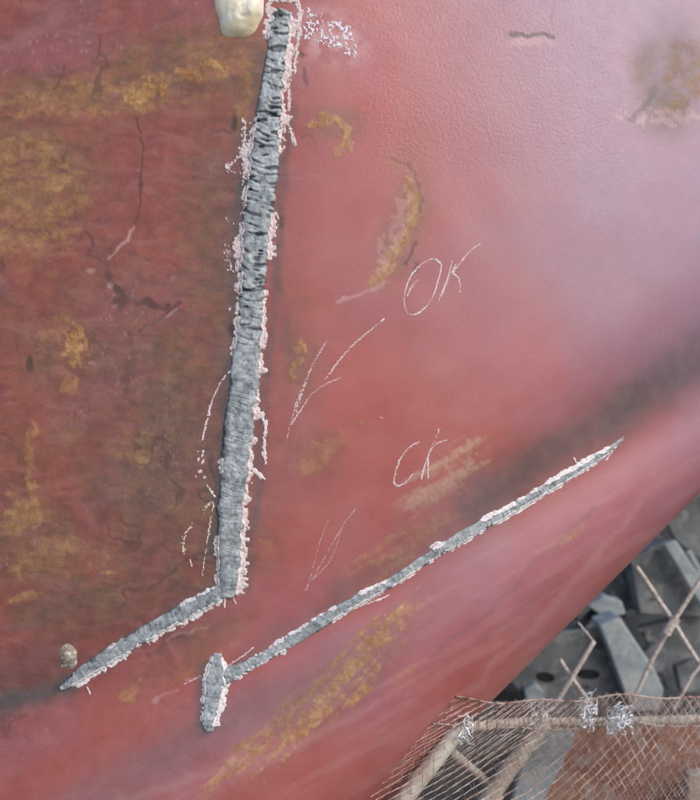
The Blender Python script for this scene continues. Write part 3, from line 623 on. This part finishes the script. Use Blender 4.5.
# diamond grille of thin rods
def rod(pts, r, mt, label, cat='rod', group='thin rods of the loose grille', name='metal_rod'):
    pts = np.array(pts, float); W = P(pts[:, 0], pts[:, 1], pts[:, 2]); g = Geo()
    n = 14; t = np.linspace(0, 1, n * (len(W) - 1) + 1) * (len(W) - 1); i = np.minimum(t.astype(int), len(W) - 2); W2 = W[i] + (W[i + 1] - W[i]) * (t - i)[:, None]
    wob = np.stack([vnoise(t * 3, t * 0, 5 + int(pts[0, 0])), vnoise(t * 3, t * 0, 6), vnoise(t * 3, t * 0, 7)], 1) - 0.5
    W2 = W2 + wob * 0.6 * S; g.tube(W2, r * S, 10); v, f = g.out()
    return tag(mesh_obj(name, v, f, mt, None, True, loc=tuple(W[0])), label, cat, group)
ZR_ = -330
rod([(636, 566, ZR_), (671, 618, ZR_), (706, 674, ZR_)], 3.2, M_ROD, 'thin rod sloping down right through the rod crossing')
rod([(720, 548, ZR_ + 8), (672, 624, ZR_ + 8), (652, 660, ZR_ + 8), (628, 712, ZR_ + 8)], 3.0, M_ROD, 'thin rod sloping down left through the rod crossing')
rod([(708, 656, ZR_ + 6), (692, 676, ZR_ + 6), (672, 712, ZR_ + 6)], 2.4, M_ROD, 'short thin rod at the right edge above the netting')
rod([(594, 641, ZR_), (572, 678, ZR_), (550, 712, ZR_)], 3.2, M_ROD, 'thin rod rising from the netting in front of the holed plate')
rod([(560, 659, ZR_ - 8), (570, 675, ZR_ - 8), (592, 706, ZR_ - 8)], 2.8, M_ROD, 'thin pale rod crossing behind the rod at the holed plate')
rod([(578, 622, ZR_ - 4), (586, 632, ZR_ - 4), (594, 642, ZR_ - 4)], 1.4, M_ROD, 'very thin rod end beside the hull edge')
# the tube sleeve at the crossing
rod([(666, 634, ZR_ + 16), (670, 627, ZR_ + 16), (677, 618, ZR_ + 16)], 6.0, M_ROD, 'short sleeve clamped at the rod crossing', 'sleeve', None, 'rod_sleeve')

# under the netting: pipes, tiles and a rusty plate
rod([(461, 726, -78), (430, 766, -68), (366, 848, -50)], 9.5, M_PIPE, 'thick dusty pipe along the hull edge under the netting', 'pipe', 'pipes under the netting', 'pipe')
rod([(545, 722, -262), (505, 775, -250), (455, 850, -235)], 11, M_PIPE, 'thick dusty pipe in the middle under the netting', 'pipe', 'pipes under the netting', 'pipe')
rod([(462, 728, -180), (520, 722, -260), (620, 722, -280), (740, 718, -280)], 6, M_PIPE, 'level dusty pipe along the top of the netting', 'pipe', 'pipes under the netting', 'pipe')
rod([(452, 752, -190), (480, 776, -268), (500, 800, -268)], 6, M_PIPE, 'short brace between the two thick pipes', 'pipe', 'pipes under the netting', 'pipe')
slab('grey_tile', [(528, 738), (566, 722), (576, 738), (545, 800), (505, 830)], [-320, -320, -320, -320, -320], 14, M_STEEL_L, 'pale grey tile under the netting beside the middle pipe', 'tile')
slab('rusty_plate', [(556, 730), (760, 712), (780, 900), (520, 900)], [-350, -350, -280, -280], 14, M_RUST, 'rusty brown plate under the netting', 'rusty plate')
slab('timber_block', [(688, 775), (740, 770), (750, 850), (686, 850)], [-270] * 4, 20, M_TAN, 'pale tan block at the bottom right corner', 'block')
slab('steel_plate', [(380, 700), (545, 705), (540, 900), (330, 900)], [-420] * 4, 14, M_STEEL, 'grey plate under the left part of the netting', 'steel plate')

# netting: diamond mesh, one mesh, with a folded-over top hem
def net_pt(u, v):
    # u along the top edge (sheet X at the hem), v downwards
    shear = 0.70 * (1 - sst(470, 640, u)) + 0.14
    X = u - shear * v; Y = 698 + v + 3 * np.sin(u / 37.0) + 2 * np.sin(u / 13.0 + 1)
    z = -215 + 12 * np.sin(u / 60.0) + 0.35 * v + 5 * np.sin(v / 17.0 + u / 31) + 165 * (1 - sst(430, 600, u))
    return P(X, Y, z)
def netting(rows, name, parent, cw, ch, zoff=0.0, u0=458, u1=800, off=0.0, r=0.55, dv=0, seed=0):
    V = []; E = []
    g = Geo(); ncol = int((u1 - u0) / cw); zz = np.array([0, -zoff * S, 0])
    # every strand is a zigzag wire running down the sheet; neighbours touch at the knots
    for i in range(ncol + 1):
        v = np.arange(rows + 1) * ch / 2 + dv
        sgn = np.where((np.arange(rows + 1) + i) % 2 == 0, 1, -1)
        jj = (vnoise(np.arange(rows + 1) * 1.7, np.full(rows + 1, i * 3.1), seed + 3) - 0.5)
        u = u0 + i * cw + off + sgn * cw * 0.47 + jj * 2.0
        W = net_pt(u, v + jj * 1.5) + zz
        g.tube(W, r * S * (0.6 + 0.4 * sst(460, 580, u)), 4, False)
    vv, ff = g.out(); return mesh_obj(name, vv, ff, M_NET, parent, False)
net_root = empty('wire_netting', P(560, 760, -200), 'rusty diamond wire netting stretched over pipes at the bottom right', 'wire netting')
netting(32, 'net', net_root, 4.7, 13.5, 0)
netting(32, 'net', net_root, 4.6, 12.2, -7, off=1.9, r=0.42, seed=4)
netting(5, 'folded_hem', net_root, 4.1, 11, 6, off=2.4, dv=0, seed=9)
g = Geo(); u = np.arange(457, 800, 3.0); g.tube(net_pt(u, 0 * u + 1), 1.1 * S, 6); g.tube(net_pt(u, 28 + 2 * np.sin(u / 21)), 0.9 * S, 6); v, f = g.out(); mesh_obj('hem_wire', v, f, M_NET, net_root)

# crumpled bright wire ties
def tie(cx, cy, sx, sy, n, seed, label, zt=-190):
    g = Geo(); rn = np.random.default_rng(seed); n = int(n * 1.7)
    for k in range(n):
        p0 = np.array([cx + rn.normal(0, sx * 0.45), cy + rn.normal(0, sy * 0.45)]); z0 = zt + rn.uniform(-6, 6)
        pts = [(*p0, z0)]; a = rn.uniform(0, 6.28)
        for j in range(6):
            a += rn.normal(0, 1.2); l = rn.uniform(1.5, 5)
            q = pts[-1]; pts.append((np.clip(q[0] + l * math.cos(a), cx - sx, cx + sx), np.clip(q[1] + l * math.sin(a) * 1.2, cy - sy, cy + sy), q[2] + rn.normal(0, 3)))
        c = spline(pts, 0.8); g.tube(P(c[:, 0], c[:, 1], c[:, 2]), rn.uniform(0.35, 1.3) * np.linspace(1, 0.4, len(c)) * S, 5)
    v, f = g.out(); return tag(mesh_obj('wire_tie', v, f, M_TIE, None, True, loc=tuple(P(cx, cy, -195))), label, 'wire tie', 'bright wire ties on the netting')
tie(464, 730, 9, 14, 16, 1, 'crumpled bright wire tie at the head of the pipe beside the hull', -72)
tie(539, 716, 9, 16, 18, 2, 'crumpled bright wire tie at the head of the middle pipe')
tie(588, 712, 9, 20, 18, 3, 'tall tangled bright wire tie, left one of the right pair')
tie(620, 720, 13, 14, 22, 4, 'tangled bright wire tie, right one of the right pair')
rod([(500, 736, -192), (510, 733, -192), (518, 727, -192), (530, 720, -192)], 0.9, M_TIE, 'loose bright wire end left of the middle pipe tie', 'wire', None, 'wire_end')

# ------------------------------------------------------------------ setting: dock floor and far wall
def sheet(name, size, z, mt):
    o = mesh_obj(name, [(-size, -size, z), (size, -size, z), (size, size, z), (-size, size, z)], [(0, 1, 2, 3)], mt, None, False); o['kind'] = 'structure'; return o
M_FLOOR = simple('dock_floor_concrete', (0.07, 0.075, 0.078), (0.12, 0.12, 0.12), 3, 0.9, bd=0.003, bscale=40)
sheet('ground', 600, 0.0, M_FLOOR)
v = P([380, 800, 800, 380], [440, 440, 900, 900], -900)
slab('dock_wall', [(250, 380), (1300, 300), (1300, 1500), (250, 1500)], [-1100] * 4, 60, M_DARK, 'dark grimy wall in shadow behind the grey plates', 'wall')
